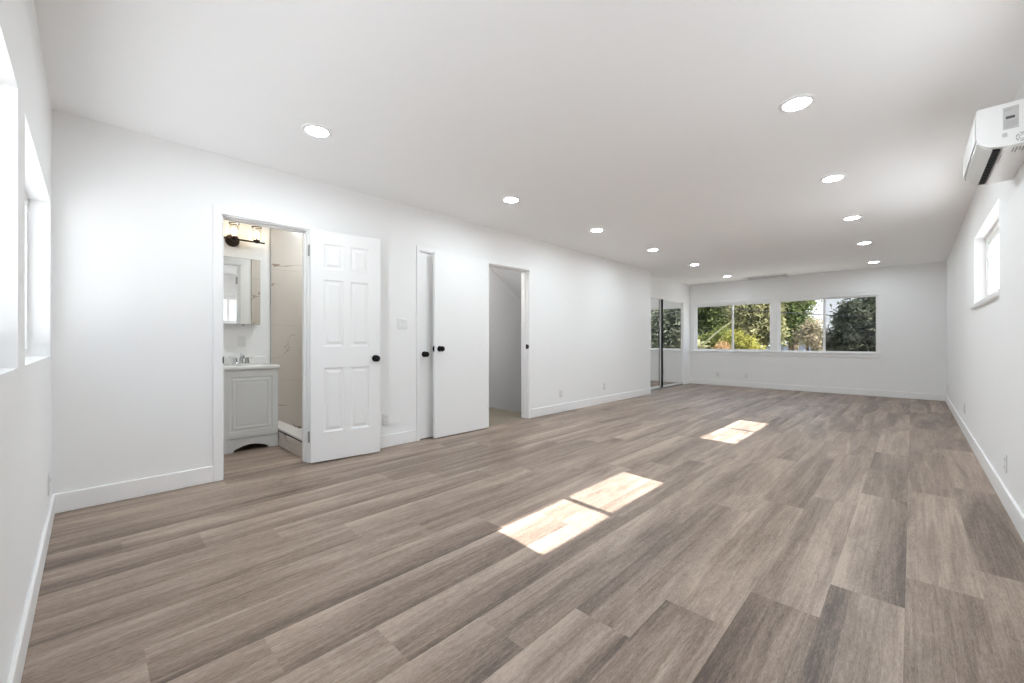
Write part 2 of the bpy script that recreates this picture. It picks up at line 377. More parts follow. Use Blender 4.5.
# ------------------------------------------------------------------ doorway trims (casing and jamb)
def doorway(name, d, label, left=True, right=True, cw=.055, strike=None):
    y0, y1, _, z1 = d; mb = MB()
    t = .015; e = .0006
    mb.box(XL - .12, XL, y0 - .001, y0 + .012, 0, z1)           # jamb liners
    mb.box(XL - .12, XL, y1 - .012, y1 + .001, 0, z1)
    mb.box(XL - .12, XL, y0, y1, z1 - .012, z1 + .001)
    mb.box(XL - .085, XL - .045, y0 + .012, y0 + .022, 0, z1 - .012)   # stops
    mb.box(XL - .085, XL - .045, y1 - .022, y1 - .012, 0, z1 - .012)
    mb.box(XL - .085, XL - .045, y0 + .012, y1 - .012, z1 - .022, z1 - .012)
    if left: mb.box(XL + e, XL + t, y0 - left, y0 + .004, 0, z1 - .004, .003)
    if right: mb.box(XL + e, XL + t, y1 - .004, y1 + right, 0, z1 - .004, .003)
    mb.box(XL + e, XL + t, y0 - left, y1 + right, z1 - .004, z1 + cw, .003)
    o = mb.build(name, 'trim'); struct(o, label, 'door frame')
    if strike:
        y, z, mt, sg = strike
        q = MB(); q.box(XL - .035, XL + .0005, y, y + .003 * sg, z - .03, z + .03, .0008) if sg > 0 else q.box(XL - .035, XL + .0005, y + .003 * sg, y, z - .03, z + .03, .0008)
        q.box(XL + .0005, XL + .012, min(y, y - .012 * sg), max(y, y - .012 * sg), z - .022, z + .022, .002)
        s_ = q.build('strike_plate', mt, o)
    return o
doorway('trim_1', BATH_D, 'white casing around the bathroom doorway', .055, .05, .055, (.702, .90, 'black', 1))
doorway('trim_2', CLO_D, 'white casing around the closed flush closet door', .035, .075, .045)
doorway('trim_3', STR_D, 'white casing around the dim stairwell doorway', .075, .05, .045, (4.125, .97, 'black', -1))

# ------------------------------------------------------------------ doors
def knob_on(parent, y, z, m='black', rz=1, x=0.0):
    q = MB()
    q.lathe([(0, 0), (.030, 0), (.031, .004), (.027, .009), (.012, .012), (.011, .030), (.020, .034), (.0275, .042), (.029, .052), (.025, .062), (.014, .068), (0, .069)], (x, y, z), (rz, 0, 0), 28)
    return q.build('knob', m, parent, True)
def hinge_on(parent, y, z, x):
    q = MB()
    for k in range(3): q.tube([(x, y, z - .044 + k * .030), (x, y, z - .044 + k * .030 + .028)], .0075, 10)
    q.lathe([(0, .046), (.005, .046), (.006, .050), (0, .054)], (x, y, z), (0, 0, 1), 10)
    q.box(x - .045, x - .004, y - .001, y + .0015, z - .044, z + .044)
    return q.build('hinge', 'nickel', parent, True)

# six panel bathroom door, swung open against the long wall
W6, H6, T6 = .600, 1.985, .035
cols = ((.105, .270), (.330, .495)); rows = ((.245, .800), (.985, 1.560), (1.655, 1.870))
rects = [(a, b, c, d) for a, b in cols for c, d in rows]
mb = MB(); mb.panel_slab(W6, H6, T6, rects, [(.004, .006), (.014, .009), (.022, .009), (.042, .0025)], (1, -1))
d1 = mb.build('door_1', 'door'); struct(d1, 'white six panel bathroom door standing open against the wall', 'door')
d1.location = (-3.640, 1.300, .012); d1.rotation_euler = (0, 0, -math.atan2(-3.564 + 3.640, 1.882 - 1.287))
knob_on(d1, .552, .872); knob_on(d1, .552, .872, 'black', -1, -T6)
hinge_on(d1, -.006, 1.80, -.022); hinge_on(d1, -.006, .215, -.022)
q = MB(); q.box(-.029, -.006, W6 - .0005, W6 + .0015, .842, .902); q.build('latch_plate', 'black', d1)

# closed flush closet door
mb = MB(); mb.box(-.035, 0, .003, .753, 0, 1.972, .002)
d2 = mb.build('door_2', 'door', loc=(XL - .008, 2.428, .010)); struct(d2, 'white flush closet door, closed, mostly hidden behind the open flush door', 'door')
knob_on(d2, .055, .895)
q = MB(); q.box(-.006, .0006, .0005, .0035, .868, .922); q.build('latch_plate', 'nickel', d2)

# open flush stairwell door folded back in front of it
mb = MB(); mb.box(-.035, 0, 0, .780, 0, 1.978, .002)
d3 = mb.build('door_3', 'door', loc=(-3.628, 2.553, .012)); struct(d3, 'white flush stairwell door folded fully open against the closet door', 'door')
knob_on(d3, .062, .950); knob_on(d3, .062, .950, 'black', -1, -.035)
q = MB(); q.box(-.030, -.005, -.0015, .0005, .920, .980); q.box(-.024, -.010, -.012, -.001, .938, .962, .002); q.build('latch_plate', 'black', d3)
for z in (.22, 1.0, 1.78): hinge_on(d3, .786, z, -.040)

# ------------------------------------------------------------------ mirrored closet doors
def mirror_door(name, x, y0, y1, label, dark=False):
    fr = MB(); w = .022
    fr.box(x - .024, x, y0, y1, .025, .025 + .035); fr.box(x - .024, x, y0, y1, 1.955, 1.975)
    w1 = w if dark else .075
    fr.box(x - .024, x, y1 - w1, y1, .025, 1.975)
    if not dark: fr.box(x - .024, x, y0, y0 + w, .025, 1.975)
    o = fr.build(name, 'vinyl'); struct(o, label, 'mirror door')
    g = MB(); g.box(x - .016, x - .008, y0 + w * .8, y1 - w1 * .8, .058, 1.957); g.build('mirror_pane', 'mirror', o)
    if dark:
        g = MB(); g.box(x - .026, x + .001, y0 - .012, y0 + .022, .025, 1.975, .003); g.build('edge_pull', 'black', o)
    return o
mirror_door('door_4', XC - .045, 7.99, 8.90, 'mirrored sliding closet door with the corner of the long wall before it')
mirror_door('door_5', XC - .012, 8.87, 9.97, 'mirrored sliding closet door beside the end wall, black pull along its edge', True)
m_ = MB()
m_.box(XC - .10, XC + .012, 7.91, 10.03, 1.975, 2.045, .002); m_.box(XC - .10, XC + .012, 9.97, 10.03, 0, 1.975, .002); m_.box(XC - .10, XC + .012, 7.91, 7.97, 0, 1.975, .002)
o = m_.build('trim_4', 'trim'); struct(o, 'white frame around the mirrored closet doors', 'door frame')
q = MB(); q.box(XC - .09, XC - .002, 7.97, 9.97, 0, .022, .002); q.build('bottom_track', 'nickel', o)

# ------------------------------------------------------------------ windows
def slider_window(name, axis, run, face, sgn, label, bars, fw=.045, depth=.06, glassin=.03, sc=None, latch=True):
    """sliding window. axis 'x' runs along x at y=face; sgn points outward. run=(a0,a1,z0,z1). bars: positions of the meeting stile."""
    a0, a1, z0, z1 = run
    def B(mb, p0, p1, t0, t1, q0, q1, bev=.002):
        lo, hi = min(face + sgn * t0, face + sgn * t1), max(face + sgn * t0, face + sgn * t1)
        if axis == 'x': mb.box(p0, p1, lo, hi, q0, q1, bev)
        else: mb.box(lo, hi, p0, p1, q0, q1, bev)
    f = MB()
    B(f, a0, a0 + fw, 0, depth, z0, z1); B(f, a1 - fw, a1, 0, depth, z0, z1)
    B(f, a0 + fw, a1 - fw, 0, depth, z0, z0 + fw); B(f, a0 + fw, a1 - fw, 0, depth, z1 - fw, z1)
    o = f.build(name, 'vinyl'); struct(o, label, 'window')
    mid = bars; sw = .032
    for k, (s0, s1, tt) in enumerate(((a0 + fw * .7, mid + sw * .6, .030), (mid - sw * .6, a1 - fw * .7, .010))):
        s_ = MB(); sw = .045 if axis == 'y' else .032; zz0, zz1 = z0 + fw * .8, z1 - fw * .8
        B(s_, s0, s0 + sw, tt, tt + .018, zz0, zz1); B(s_, s1 - sw, s1, tt, tt + .018, zz0, zz1)
        B(s_, s0 + sw, s1 - sw, tt, tt + .018, zz0, zz0 + sw); B(s_, s0 + sw, s1 - sw, tt, tt + .018, zz1 - sw, zz1)
        sh = s_.build('sash', 'vinyl', o)
        g = MB(); B(g, s0 + sw * .8, s1 - sw * .8, tt + .007, tt + .011, zz0 + sw * .8, zz1 - sw * .8, 0); g.build('pane', 'glass', sh)
        if k == 1 and latch:
            g = MB(); B(g, s0 + .004, s0 + sw - .006, tt - .014, tt, (z0 + z1) / 2 - .03, (z0 + z1) / 2 + .03, .003); g.build('latch', 'vinyl', sh)
    if sc:
        g = MB(); B(g, sc[0], sc[1], depth - .006, depth - .0045, z0 + fw * .9, z1 - fw * .9, 0); g.build('insect_screen', 'screen', o)
    return o
w1 = slider_window('window_1', 'x', WF1, YF + .02, 1, 'white sliding window in the end wall beside the mirrored closet', -2.995, fw=.038)
w2 = slider_window('window_2', 'x', WF2, YF + .02, 1, 'white sliding window in the end wall, its outer pane darkened by an insect screen', -1.285, sc=(-1.285, -.47), fw=.030)
m_ = MB()
for a, b in ((-3.94, -3.845), (-2.200, -2.085), (-.455, -.405)): m_.box(a, b, YF - .015, YF + .02, .815, 1.955, .002)
m_.box(-3.94, -.405, YF - .016, YF + .02, 1.930, 1.985, .003); m_.box(-3.95, -.395, YF - .026, YF, 1.985, 2.005, .003)
m_.box(-3.95, -.395, YF - .034, YF + .02, .800, .822, .004); m_.box(-3.94, -.405, YF - .016, YF, .735, .800, .003)
m_.box(-.470, -.385, YF - .022, YF, 1.955, 2.012, .003); m_.box(-2.205, -2.07, YF - .022, YF, 1.955, 2.012, .003)
struct(m_.build('trim_5', 'trim'), 'flat white casing and sill around the pair of end wall windows', 'window trim')
w3 = slider_window('window_3', 'y', (4.345, 5.927, 1.385, 2.02), XR + .075, 1, 'small high white slider in the wall past the air conditioner', 5.185, fw=.055)
w4 = slider_window('window_4', 'y', (1.300, 2.890, 1.385, 2.02), XR + .075, 1, 'high white slider before the air conditioner, beyond the picture edge', 2.035, fw=.07)
for nm, d, lb in (('trim_6', WR1, 'white sill under the small high window'), ('trim_7', WR2, 'white sill under the high window beyond the picture edge')):
    q = MB(); q.box(XR - .022, XR + .075, d[0] - .012, d[1] + .012, 1.345, 1.385, .004); o = q.build(nm, 'trim'); struct(o, lb, 'window sill')
q = MB(); q.box(XR + .055, XR + .085, 4.60, 4.66, 1.462, 1.474, .003); q.tube([(XR + .060, 4.61, 1.468), (XR + .045, 4.56, 1.472)], .005, 8); q.build('crank', 'nickel', w3)
w5 = slider_window('window_5', 'x', (WN1[0], WN1[1], .955, 1.85), YN - .085, -1, 'white slider in the deep recess cut off by the picture edge', -.90)
w6 = slider_window('window_6', 'x', (WN2[0], WN2[1], .955, 1.85), YN - .085, -1, 'white slider in the deep recess by the near corner', -2.92)
q = MB(); q.box(-2.96, -2.935, YN - .095, YN - .075, .965, 1.02, .003); q.build('foot_lock', 'nickel', w6)

# ------------------------------------------------------------------ bathroom
m_ = MB()
m_.box(XB - .12, XB, .1, 2.4, 0, H); m_.box(XB, XL - .12, .1, .2, 0, H); m_.box(XB, XL - .12, 2.3, 2.4, 0, H)
struct(m_.build('wall_bathroom', 'wall'), 'white painted wall behind the bathroom vanity', 'wall')
m_ = MB(); m_.box(XB, XB + .012, 1.378, 2.29, 0, 2.43); m_.box(XB + .012, XL - .12, 2.288, 2.30, 0, 2.43); m_.box(XL - .132, XL - .12, 1.42, 2.288, 0, 2.43)
struct(m_.build('wall_shower', 'tile'), 'brown veined beige tile wall of the shower', 'wall')
m_ = MB(); m_.box(XB, XB + .015, 1.370, 1.378, 0, 2.43); struct(m_.build('trim_8', 'alu'), 'thin metal edge strip beside the shower tile', 'edge trim')
m_ = MB(); m_.box(XB + .016, XL - .125, 1.320, 1.455, 0, .138)
cb = m_.build('shower_curb', 'tile'); struct(cb, 'low veined tile curb at the shower entrance', 'shower curb')
q = MB(); q.box(XB + .016, XL - .125, 1.326, 1.460, .146, .170, .003); q.build('curb_top', 'curbtop', cb)
q = MB(); q.box(XB + .016, XL - .125, 1.322, 1.450, .138, .146); q.build('edge_strip', 'black', cb)
m_ = MB(); m_.box(XB + .012, XL - .132, 1.455, 2.288, .0, .05, .003); struct(m_.build('floor_shower', 'pan'), 'white shower pan behind the curb', 'floor')

v = tag(empty('bathroom_vanity', (XB, 1.083, 0)), 'small light grey bathroom vanity cabinet with arched toe kick', 'vanity')
VX = .45; VW = .232                                    # front at x=VX, half width
b = MB(); t = .016
b.box(.003, VX - .02, -VW, -VW + t, 0, .775); b.box(.003, VX - .02, VW - t, VW, 0, .775); b.box(.003, .012, -VW + t, VW - t, .0, .775)
b.box(.012, VX - .02, -VW + t, VW - t, .12, .136)
b.box(VX - .02, VX, -VW, -VW + .030, .115, .775); b.box(VX - .02, VX, VW - .030, VW, .115, .775); b.box(VX - .02, VX, -VW + .030, VW - .030, .735, .775); b.box(VX - .02, VX, -VW + .030, VW - .030, .115, .150)
b.build('cabinet_box', 'vanity', v)
arc = [(-VW, 0), (-.143, 0)] + [(-.143, .014)] + [(-.136 + .272 * k / 14, .022 + .036 * math.sin(PI * k / 14)) for k in range(0, 15)] + [(.143, .014), (.143, 0), (VW, 0), (VW, .118), (-VW, .118)]
b = MB(); b.prism(arc, 'x', VX - .018, VX + .004); b.build('toe_kick', 'vanity', v)
b = MB(); b.panel_slab(.450, .625, .018, [(.046, .404, .055, .570)], [(.008, .006), (.020, .006), (.030, .001), (.036, .001), (.052, .005), (.060, .002)])
dd = b.build('cabinet_door', 'vanity', v, loc=(VX + .019, -.225, .135))
b = MB()
b.box(.002, VX + .030, -VW - .010, VW + .010, .775, .806, .006, 2); b.box(.002, .022, -VW - .010, VW + .010, .806, .885, .004)
ct = b.build('vanity_top', 'counter', v, True)
b = MB(); b.lathe([(.150, .0), (.145, .003), (.135, -.002), (.12, -.008), (0, -.010)], (.27, 0, .806), (0, 0, 1), 32); b.build('basin', 'counter', ct, True)

fa = tag(empty('faucet', (XB + .095, 1.078, .8075)), 'chrome two lever faucet on the vanity top', 'faucet')
b = MB(); b.box(-.028, .028, -.080, .080, 0, .016, .007, 2); b.build('base_plate', 'chrome', fa, True)
b = MB(); b.tube([(0, 0, .012), (.0, 0, .05), (.012, 0, .078), (.045, 0, .092), (.085, 0, .086), (.108, 0, .066)], [.017, .015, .013, .012, .011, .010], 14); b.build('spout', 'chrome', fa, True)
for s in (-1, 1):
    b = MB(); b.lathe([(0, .014), (.020, .014), (.020, .030), (.015, .052), (.017, .064), (.010, .070), (0, .070)], (0, s * .052, 0), (0, 0, 1), 18)
    b.tube([(0, s * .052, .062), (.006, s * .080, .068), (.010, s * .110, .074)], [.007, .006, .0055], 10); b.build('lever_handle', 'chrome', fa, True)
b = MB(); b.tube([(-.020, 0, .014), (-.020, 0, .105)], .003, 8); b.lathe([(0, .10), (.006, .102), (.006, .112), (0, .114)], (-.020, 0, 0), (0, 0, 1), 10); b.build('drain_rod', 'chrome', fa, True)

mc = tag(empty('medicine_cabinet', (XB, 1.022, 1.215)), 'mirrored medicine cabinet above the bathroom vanity', 'mirror cabinet')
b = MB(); b.box(.002, .088, -.215, .222, .004, .672, .002); b.build('cabinet_box', 'plastic', mc)
b = MB(); b.box(.089, .094, -.222, .228, 0, .678); b.build('door_backing', 'alu', mc)
b = MB(); b.box(.0945, .098, -.222, .228, .006, .672, .001); b.build('mirror_door', 'mirror', mc)
b = MB(); b.box(.089, .102, .060, .085, -.012, .0, .003); b.build('finger_pull', 'nickel', mc)

vl = tag(empty('vanity_light', (XB, 1.020, 2.075)), 'dark bronze bar wall lamp with clear glass shades above the mirror', 'wall lamp')
b = MB(); b.lathe([(0, .0), (.062, .0), (.064, .008), (.058, .020), (.035, .028), (.014, .034), (.012, .085), (0, .085)], (.001, .0, 0), (1, 0, 0), 28); b.build('canopy', 'bronze', vl, True)
b = MB(); b.tube([(.080, -.275, .004), (.080, .275, .004)], .0085, 12); b.build('bar', 'bronze', vl, True)
for s in (-.200, 0, .200):
    b = MB(); b.lathe([(0, -.012), (.014, -.012), (.022, -.002), (.030, .010), (.030, .018), (.012, .026), (.012, .038), (0, .038)], (.080, s, .006), (0, 0, 1), 20); sk = b.build('socket', 'bronze', vl, True)
    b = MB(); b.lathe([(.012, .036), (.013, .044), (.021, .060), (.027, .078), (.026, .094), (.017, .108), (0, .113)], (.080, s, .006), (0, 0, 1), 20); b.build('bulb', 'bulb', sk, True)
    b = MB(); b.lathe([(.028, .016), (.040, .024), (.046, .040), (.046, .150), (.0445, .150), (.0445, .041), (.039, .026), (.028, .018)], (.080, s, .006), (0, 0, 1), 28); b.build('glass_shade', 'shade', sk, True)
    b = MB(); b.lathe([(.0435, .150), (.0475, .150), (.0475, .157), (.0435, .157), (.0435, .150)], (.080, s, .006), (0, 0, 1), 28); b.build('shade_rim', 'bronze', sk, True)

# ------------------------------------------------------------------ stairwell behind the open door
m_ = MB(); m_.box(XB, XL - .0, 3.30, 4.41, -.20, .002, .008, 2)
struct(m_.build('floor_landing', 'carpet'), 'beige carpeted landing inside the stairwell', 'floor')
m_ = MB()
for k in range(9): m_.box(XB, XL - .12, 4.40 + k * .26, 4.40 + (k + 1) * .26 + .03, -3.0, -.185 * (k + 1), .006)
struct(m_.build('stairs_structure', 'carpet'), 'carpeted stairs going down from the landing', 'stairs')
m_ = MB()
m_.box(XB - .12, XB, 2.6, 7.3, -3.0, H); m_.box(XB, XL - .12, 3.22, 3.30, -3.0, H); m_.box(XB, XL - .12, 7.2, 7.3, -3.0, H); m_.box(XL - .12, XL, 4.30, 7.3, -3.0, 0)
m_.box(XB, XL - .12, 3.22, 7.3, -3.12, -3.0)
struct(m_.build('wall_stairwell', 'stairwall'), 'plain grey white wall of the stairwell', 'wall')
sl = -.673; ya = 4.37
m_ = MB(); m_.prism([(ya, H - .001), (7.2, H + sl * (7.2 - ya)), (7.2, H - .001)], 'x', XB, XL - .121)
struct(m_.build('ceiling_stairwell', 'stairwall'), 'sloping ceiling over the stairwell', 'ceiling')

sl_ = tag(empty('added_dome_light', (-4.35, 3.72, H - .001)), 'round dome light added unseen on the stairwell ceiling to brighten it', 'ceiling light')  # unseen lamp added to brighten the stairwell
b = MB(); b.lathe([(0, 0), (.12, 0), (.125, -.012), (.118, -.02), (0, -.02)], (0, 0, 0), (0, 0, 1), 32); b.build('lamp_base', 'trim', sl_, True)
b = MB(); b.lathe([(.112, -.02), (.110, -.035), (.09, -.060), (.05, -.075), (0, -.08)], (0, 0, 0), (0, 0, 1), 32); b.build('dome', 'dome', sl_, True)

# ------------------------------------------------------------------ recessed lights
def make_light():
    r = empty('recessed_light', (0, 0, 0))
    b = MB(); b.lathe([(.066, -.004), (.069, -.009), (.080, -.008), (.092, -.0035), (.0925, .0), (.066, .0), (.066, -.004)], (0, 0, 0), (0, 0, 1), 40); b.build('trim_ring', 'trim', r, True)
    b = MB(); b.lathe([(0, -.0055), (.045, -.0055), (.0665, -.0042), (.0665, -.002), (0, -.002)], (0, 0, 0), (0, 0, 1), 40); b.build('lens', 'lens', r, True)
    return r
L0 = make_light()
LEFT = [1.055, 2.90, 4.44, 6.0, 7.67, 9.53]; RIGHT = [2.90, 4.44, 6.02, 7.68, 9.63]
place = ['over the bathroom door', 'between the bathroom door and the flush doors', 'across from the small high window', 'over the blank wall before the closet', 'at the corner before the mirrored closet', 'beside the ceiling grille, nearest the end wall']
LABS = ['round recessed ceiling light in the row by the doors, ' + s for s in (
    'nearest the bathroom door', 'second from the bathroom', 'third from the bathroom', 'fourth from the bathroom', 'fifth from the bathroom', 'last before the ceiling grille')]
LABS2 = ['round recessed ceiling light in the air conditioner side row, ' + s for s in (
    'the largest in view', 'second from nearest', 'third from nearest', 'fourth from nearest', 'last before the end wall')]
first = True
for x, ys_, lb in ((-2.835, LEFT, LABS), (-.485, RIGHT, LABS2)):
    for y, s in zip(ys_, lb):
        o = L0 if first else copy_tree(L0); first = False
        o.location = (x, y, H); tag(o, s, 'ceiling light', 'recessed ceiling lights')
        if y > 7.2:
            for ch in o.children:
                if ch.name.startswith('lens'):
                    ch.data = ch.data.copy(); ch.data.materials[0] = M['lens_dim']

o = copy_tree(L0); o.location = (-4.45, 1.86, H); tag(o, 'recessed ceiling light added unseen over the shower to brighten the bathroom', 'ceiling light', 'recessed ceiling lights')  # extra unseen light, added to fill the bathroom with neutral light

# ------------------------------------------------------------------ ceiling return grille
gv = tag(empty('ceiling_vent', (-2.24, 10.15, H)), 'white rectangular louvred air grille on the ceiling before the end wall', 'vent')
b = MB()
for a in ((-.40, .40, -.215, -.180), (-.40, .40, .180, .215), (-.40, -.365, -.180, .180), (.365, .40, -.180, .180)): b.box(a[0], a[1], a[2], a[3], -.020, 0, .003)
b.build('grille_frame', 'trim', gv)
b = MB(); b.box(-.365, .365, -.18, .18, -.002, 0); b.build('duct_backing', 'slotd', gv)
for k in range(12):
    y = -.168 + k * .0305; b = MB(); b.prism([(y - .010, -.016), (y - .008, -.017), (y + .011, -.004), (y + .009, -.003)], 'x', -.365, .365); b.build('louver', 'trim', gv)

# ------------------------------------------------------------------ air conditioner
ac = tag(empty('air_conditioner', (XR, 3.12, 1.99)), 'white wall mounted split air conditioner high on the wall', 'air conditioner')
AL = .68
prof = [(-.002, .006), (-.002, .214), (-.184, .214), (-.192, .211), (-.195, .204), (-.196, .120), (-.195, .070), (-.190, .050), (-.180, .034), (-.152, .014), (-.112, .006), (-.095, .004)]
b = MB(); b.prism(prof, 'y', 0, AL)
b.build('housing', 'plastic', ac, True)
b = MB(); b.prism([(-.1975, .190), (-.1995, .186), (-.2005, .120), (-.1985, .060), (-.1955, .060), (-.1975, .120), (-.1965, .186)], 'y', .012, AL - .012); b.build('front_panel', 'plastic', ac, True)
b = MB(); b.prism([(-.193, .050), (-.190, .044), (-.171, .022), (-.150, .009), (-.141, .001), (-.138, .003), (-.146, .012), (-.166, .028), (-.186, .050)], 'y', .020, AL - .02); b.build('louver_flap', 'acflap', ac, True)
b = MB(); b.prism([(-.140, .010), (-.140, .0022), (-.113, -.0005), (-.113, .008)], 'y', .030, AL - .03); b.build('air_outlet', 'black', ac)
for k in range(12):
    y = .05 + k * .05
    b = MB(); b.prism([(-.137, .0018), (-.137, -.0008), (-.117, -.003), (-.117, -.0006)], 'y', y, y + .004); b.build('vane', 'black', ac)
b = MB(); b.prism([(-.110, .003), (-.108, -.0022), (-.100, -.0045), (-.086, -.0035), (-.082, .0045)], 'y', .020, AL - .02); b.build('outlet_lip', 'plastic', ac, True)
b = MB(); b.box(-.104, -.101, .10, .24, -.0052, -.0044); b.build('outlet_marking', 'inkl', ac)
# spec sticker on the end panel, with its printed rows, barcode bar and small square
b = MB(); b.box(-.108, -.058, -.0012, .0, .084, .192); st = b.build('sticker', 'sticker', ac)
b = MB(); b.box(-.099, -.070, -.0018, -.0011, .134, .147); b.build('barcode', 'ink', st)
for rows in (((.180, .030), (.174, .022)), ((.128, .012), (.120, .044), (.113, .042), (.106, .044), (.099, .040), (.092, .030))):
    b = MB()
    for z, w in rows: b.box(-.104, -.104 + w, -.0018, -.0011, z, z + .0022)
    b.build('lettering', 'inkl', st)
b = MB(); b.box(-.110, -.094, -.0012, .0, .049, .068); b.build('square_sticker', 'sticker', ac)
b = MB()
for rad, w in ((.021, .004), (.012, .003)):
    for k in range(6):
        a0 = k * PI / 3 + .12; pts = [a0 + .8 * i / 6 for i in range(7)]
        b.prism([(-.047 + rad * math.cos(a), .035 + rad * math.sin(a)) for a in pts] + [(-.047 + (rad - w) * math.cos(a), .035 + (rad - w) * math.sin(a)) for a in pts[::-1]], 'y', -.0010, .0)
b.build('round_mark', 'inkl', ac)
b = MB()
for k, w in enumerate((.060, .075, .05, .07)): b.box(-.070 + k * .011, -.066 + k * .011, .05, .05 + w, .0032, .0052)
b.build('underside_print', 'inkl', ac)

# ------------------------------------------------------------------ outlets and switches
def plate(name, kind):
    """wall plate facing +x at the origin"""
    r = empty(name, (0, 0, 0)); w = {'outlet': .035, 'switch': .058, 'jack': .035}[kind]
    b = MB(); b.box(0, .006, -w, w, -.057, .057, .003, 2); b.build('cover_plate', 'plate', r, True)
    if kind == 'outlet':
        for s in (-1, 1):
            b = MB(); b.box(.006, .0085, -.0165, .0165, s * .024 - .0145, s * .024 + .0145, .002); rc = b.build('receptacle', 'plastic', r)
            b = MB(); b.box(.0085, .0088, -.0085, -.006, s * .024 - .002, s * .024 + .008); b.box(.0085, .0088, .0055, .008, s * .024 - .003, s * .024 + .008); b.lathe([(0, 0), (.0028, 0), (.0028, .0003), (0, .0003)], (.0085, 0, s * .024 - .008), (1, 0, 0), 10); b.build('slots', 'slotd', rc)
    elif kind == 'switch':
        for s in (-.023, .023):
            b = MB(); b.prism([(.006, -.034), (.0075, -.034), (.0105, .034), (.006, .034)], 'y', s - .0165, s + .0165); b.build('rocker', 'plastic', r)
    else:
        b = MB(); b.lathe([(0, .006), (.008, .006), (.008, .012), (.0045, .012), (.0045, .020), (0, .020)], (0, 0, 0), (1, 0, 0), 14); b.build('coax_jack', 'nickel', r)
    return r
pr = {k: plate({'outlet': 'wall_outlet', 'switch': 'light_switch', 'jack': 'cable_jack'}[k], k) for k in ('outlet', 'switch', 'jack')}
used = set()
def put(kind, loc, rz, label, cat, group=None):
    o = pr[kind] if kind not in used else copy_tree(pr[kind]); used.add(kind)
    o.location = loc; o.rotation_euler = (0, 0, rz); tag(o, label, cat, group); return o
G = 'white wall outlets'
e = .0005
put('outlet', (XL + e, 2.035, .272), 0, 'white outlet between the open bathroom door and the flush doors', 'outlet', G)
put('outlet', (XL + e, 4.855, .275), 0, 'white outlet on the long wall just past the stairwell doorway', 'outlet', G)
put('outlet', (XL + e, 6.05, .285), 0, 'white outlet on the long wall near its end before the closet', 'outlet', G)
put('outlet', (-2.70, YF - e, .275), -PI / 2, 'white outlet low on the end wall under the window', 'outlet', G)
put('jack', (-3.305, YF - e, .265), -PI / 2, 'white cable plate low on the end wall near the closet', 'cable plate')
put('outlet', (XR - e, 4.03, .272), PI, 'white outlet on the air conditioner wall, the larger in view', 'outlet', G)
put('outlet', (XR - e, 6.86, .29), PI, 'white outlet on the air conditioner wall, halfway to the end wall', 'outlet', G)
put('outlet', (XR - e, 9.65, .29), PI, 'white outlet on the air conditioner wall, in the far corner', 'outlet', G)
put('outlet', (-3.42, YN + e, .25), PI / 2, 'white outlet under the near corner window recess', 'outlet', G)
put('outlet', (XB + e, 1.108, 1.045), 0, 'white outlet above the bathroom vanity under the mirror cabinet', 'outlet', G)
put('switch', (XL + e, 2.215, 1.222), 0, 'white double rocker switch beside the closed closet door', 'light switch')

# ------------------------------------------------------------------ outdoors beyond the windows
def at(px, py, Y):
    """world point on the view ray of a photo pixel, at depth Y from the camera wall"""
    u = (px - 512) / 411.0; w = -(py - 341.8) / 411.0
    dx = -math.sin(YAW) + u * math.cos(YAW); dy = math.cos(YAW) + u * math.sin(YAW); t = Y / dy
    return Vector((dx * t, Y, 1.04 + w * t))
GZ = -3.0
m_ = MB(); m_.box(-90, 90, -90, 120, GZ - .3, GZ); struct(m_.build('ground', 'ground'), 'yard ground outside the windows', 'ground')
m_ = MB(); m_.box(-9, 9, -9, YN - .17, -.45, -.25); struct(m_.build('floor_bounce_deck', 'deck'), 'pale deck added unseen to bounce sun into the deep window recesses', 'deck')  # unseen reflector added to throw sunlight up to the ceiling
m_ = MB(); m_.box(XR + .18, 7, YN, 9.5, -.45, -.25); struct(m_.build('floor_bounce_terrace', 'deck'), 'pale terrace added unseen to bounce sun through the small high windows', 'deck')  # second unseen reflector, added for upward bounce on the right side
def foliage(name, blobs, n, size, m, parent, seed=1):
    """blobs: (centre, radii) ; leaves as small folded blades"""
    R_ = random.Random(seed); vs_, fs = [], []
    def gv(sc=1.0): return Vector((R_.gauss(0, sc), R_.gauss(0, sc), R_.gauss(0, sc)))
    tot = sum(r[0] * r[2] for _, r in blobs)
    for c, r in blobs:
        m_ = int(n * r[0] * r[2] / tot); per = 34
        for _ in range(max(4, m_ // per)):
            d = gv().normalized() * (R_.random() ** .40)
            cp = Vector((c[0] + d.x * r[0], c[1] + d.y * r[1], c[2] + d.z * r[2])); sp = size * (1.1 + 1.2 * R_.random())
            face = (Vector((R_.gauss(0, 1), R_.gauss(0, 1), R_.gauss(0, .6) + .9)) + d).normalized()
            for _ in range(per):
                p = cp + gv(sp)
                nn = (face + gv(.55)).normalized(); u = Matrix.Rotation(R_.random() * 6.28, 3, nn) @ nn.orthogonal().normalized()
                w = nn.cross(u); s = size * (.5 + .8 * R_.random()); k = len(vs_)
                vs_ += [p - u * s, p + w * s * .42 + nn * s * .12, p + u * s, p - w * s * .42 + nn * s * .12]; fs += [(k, k + 1, k + 2), (k, k + 2, k + 3)]
    me = bpy.data.meshes.new(name); me.from_pydata([tuple(v) for v in vs_], [], fs); me.materials.append(m)
    o = bpy.data.objects.new(name, me); COL.objects.link(o); o.parent = parent; return o
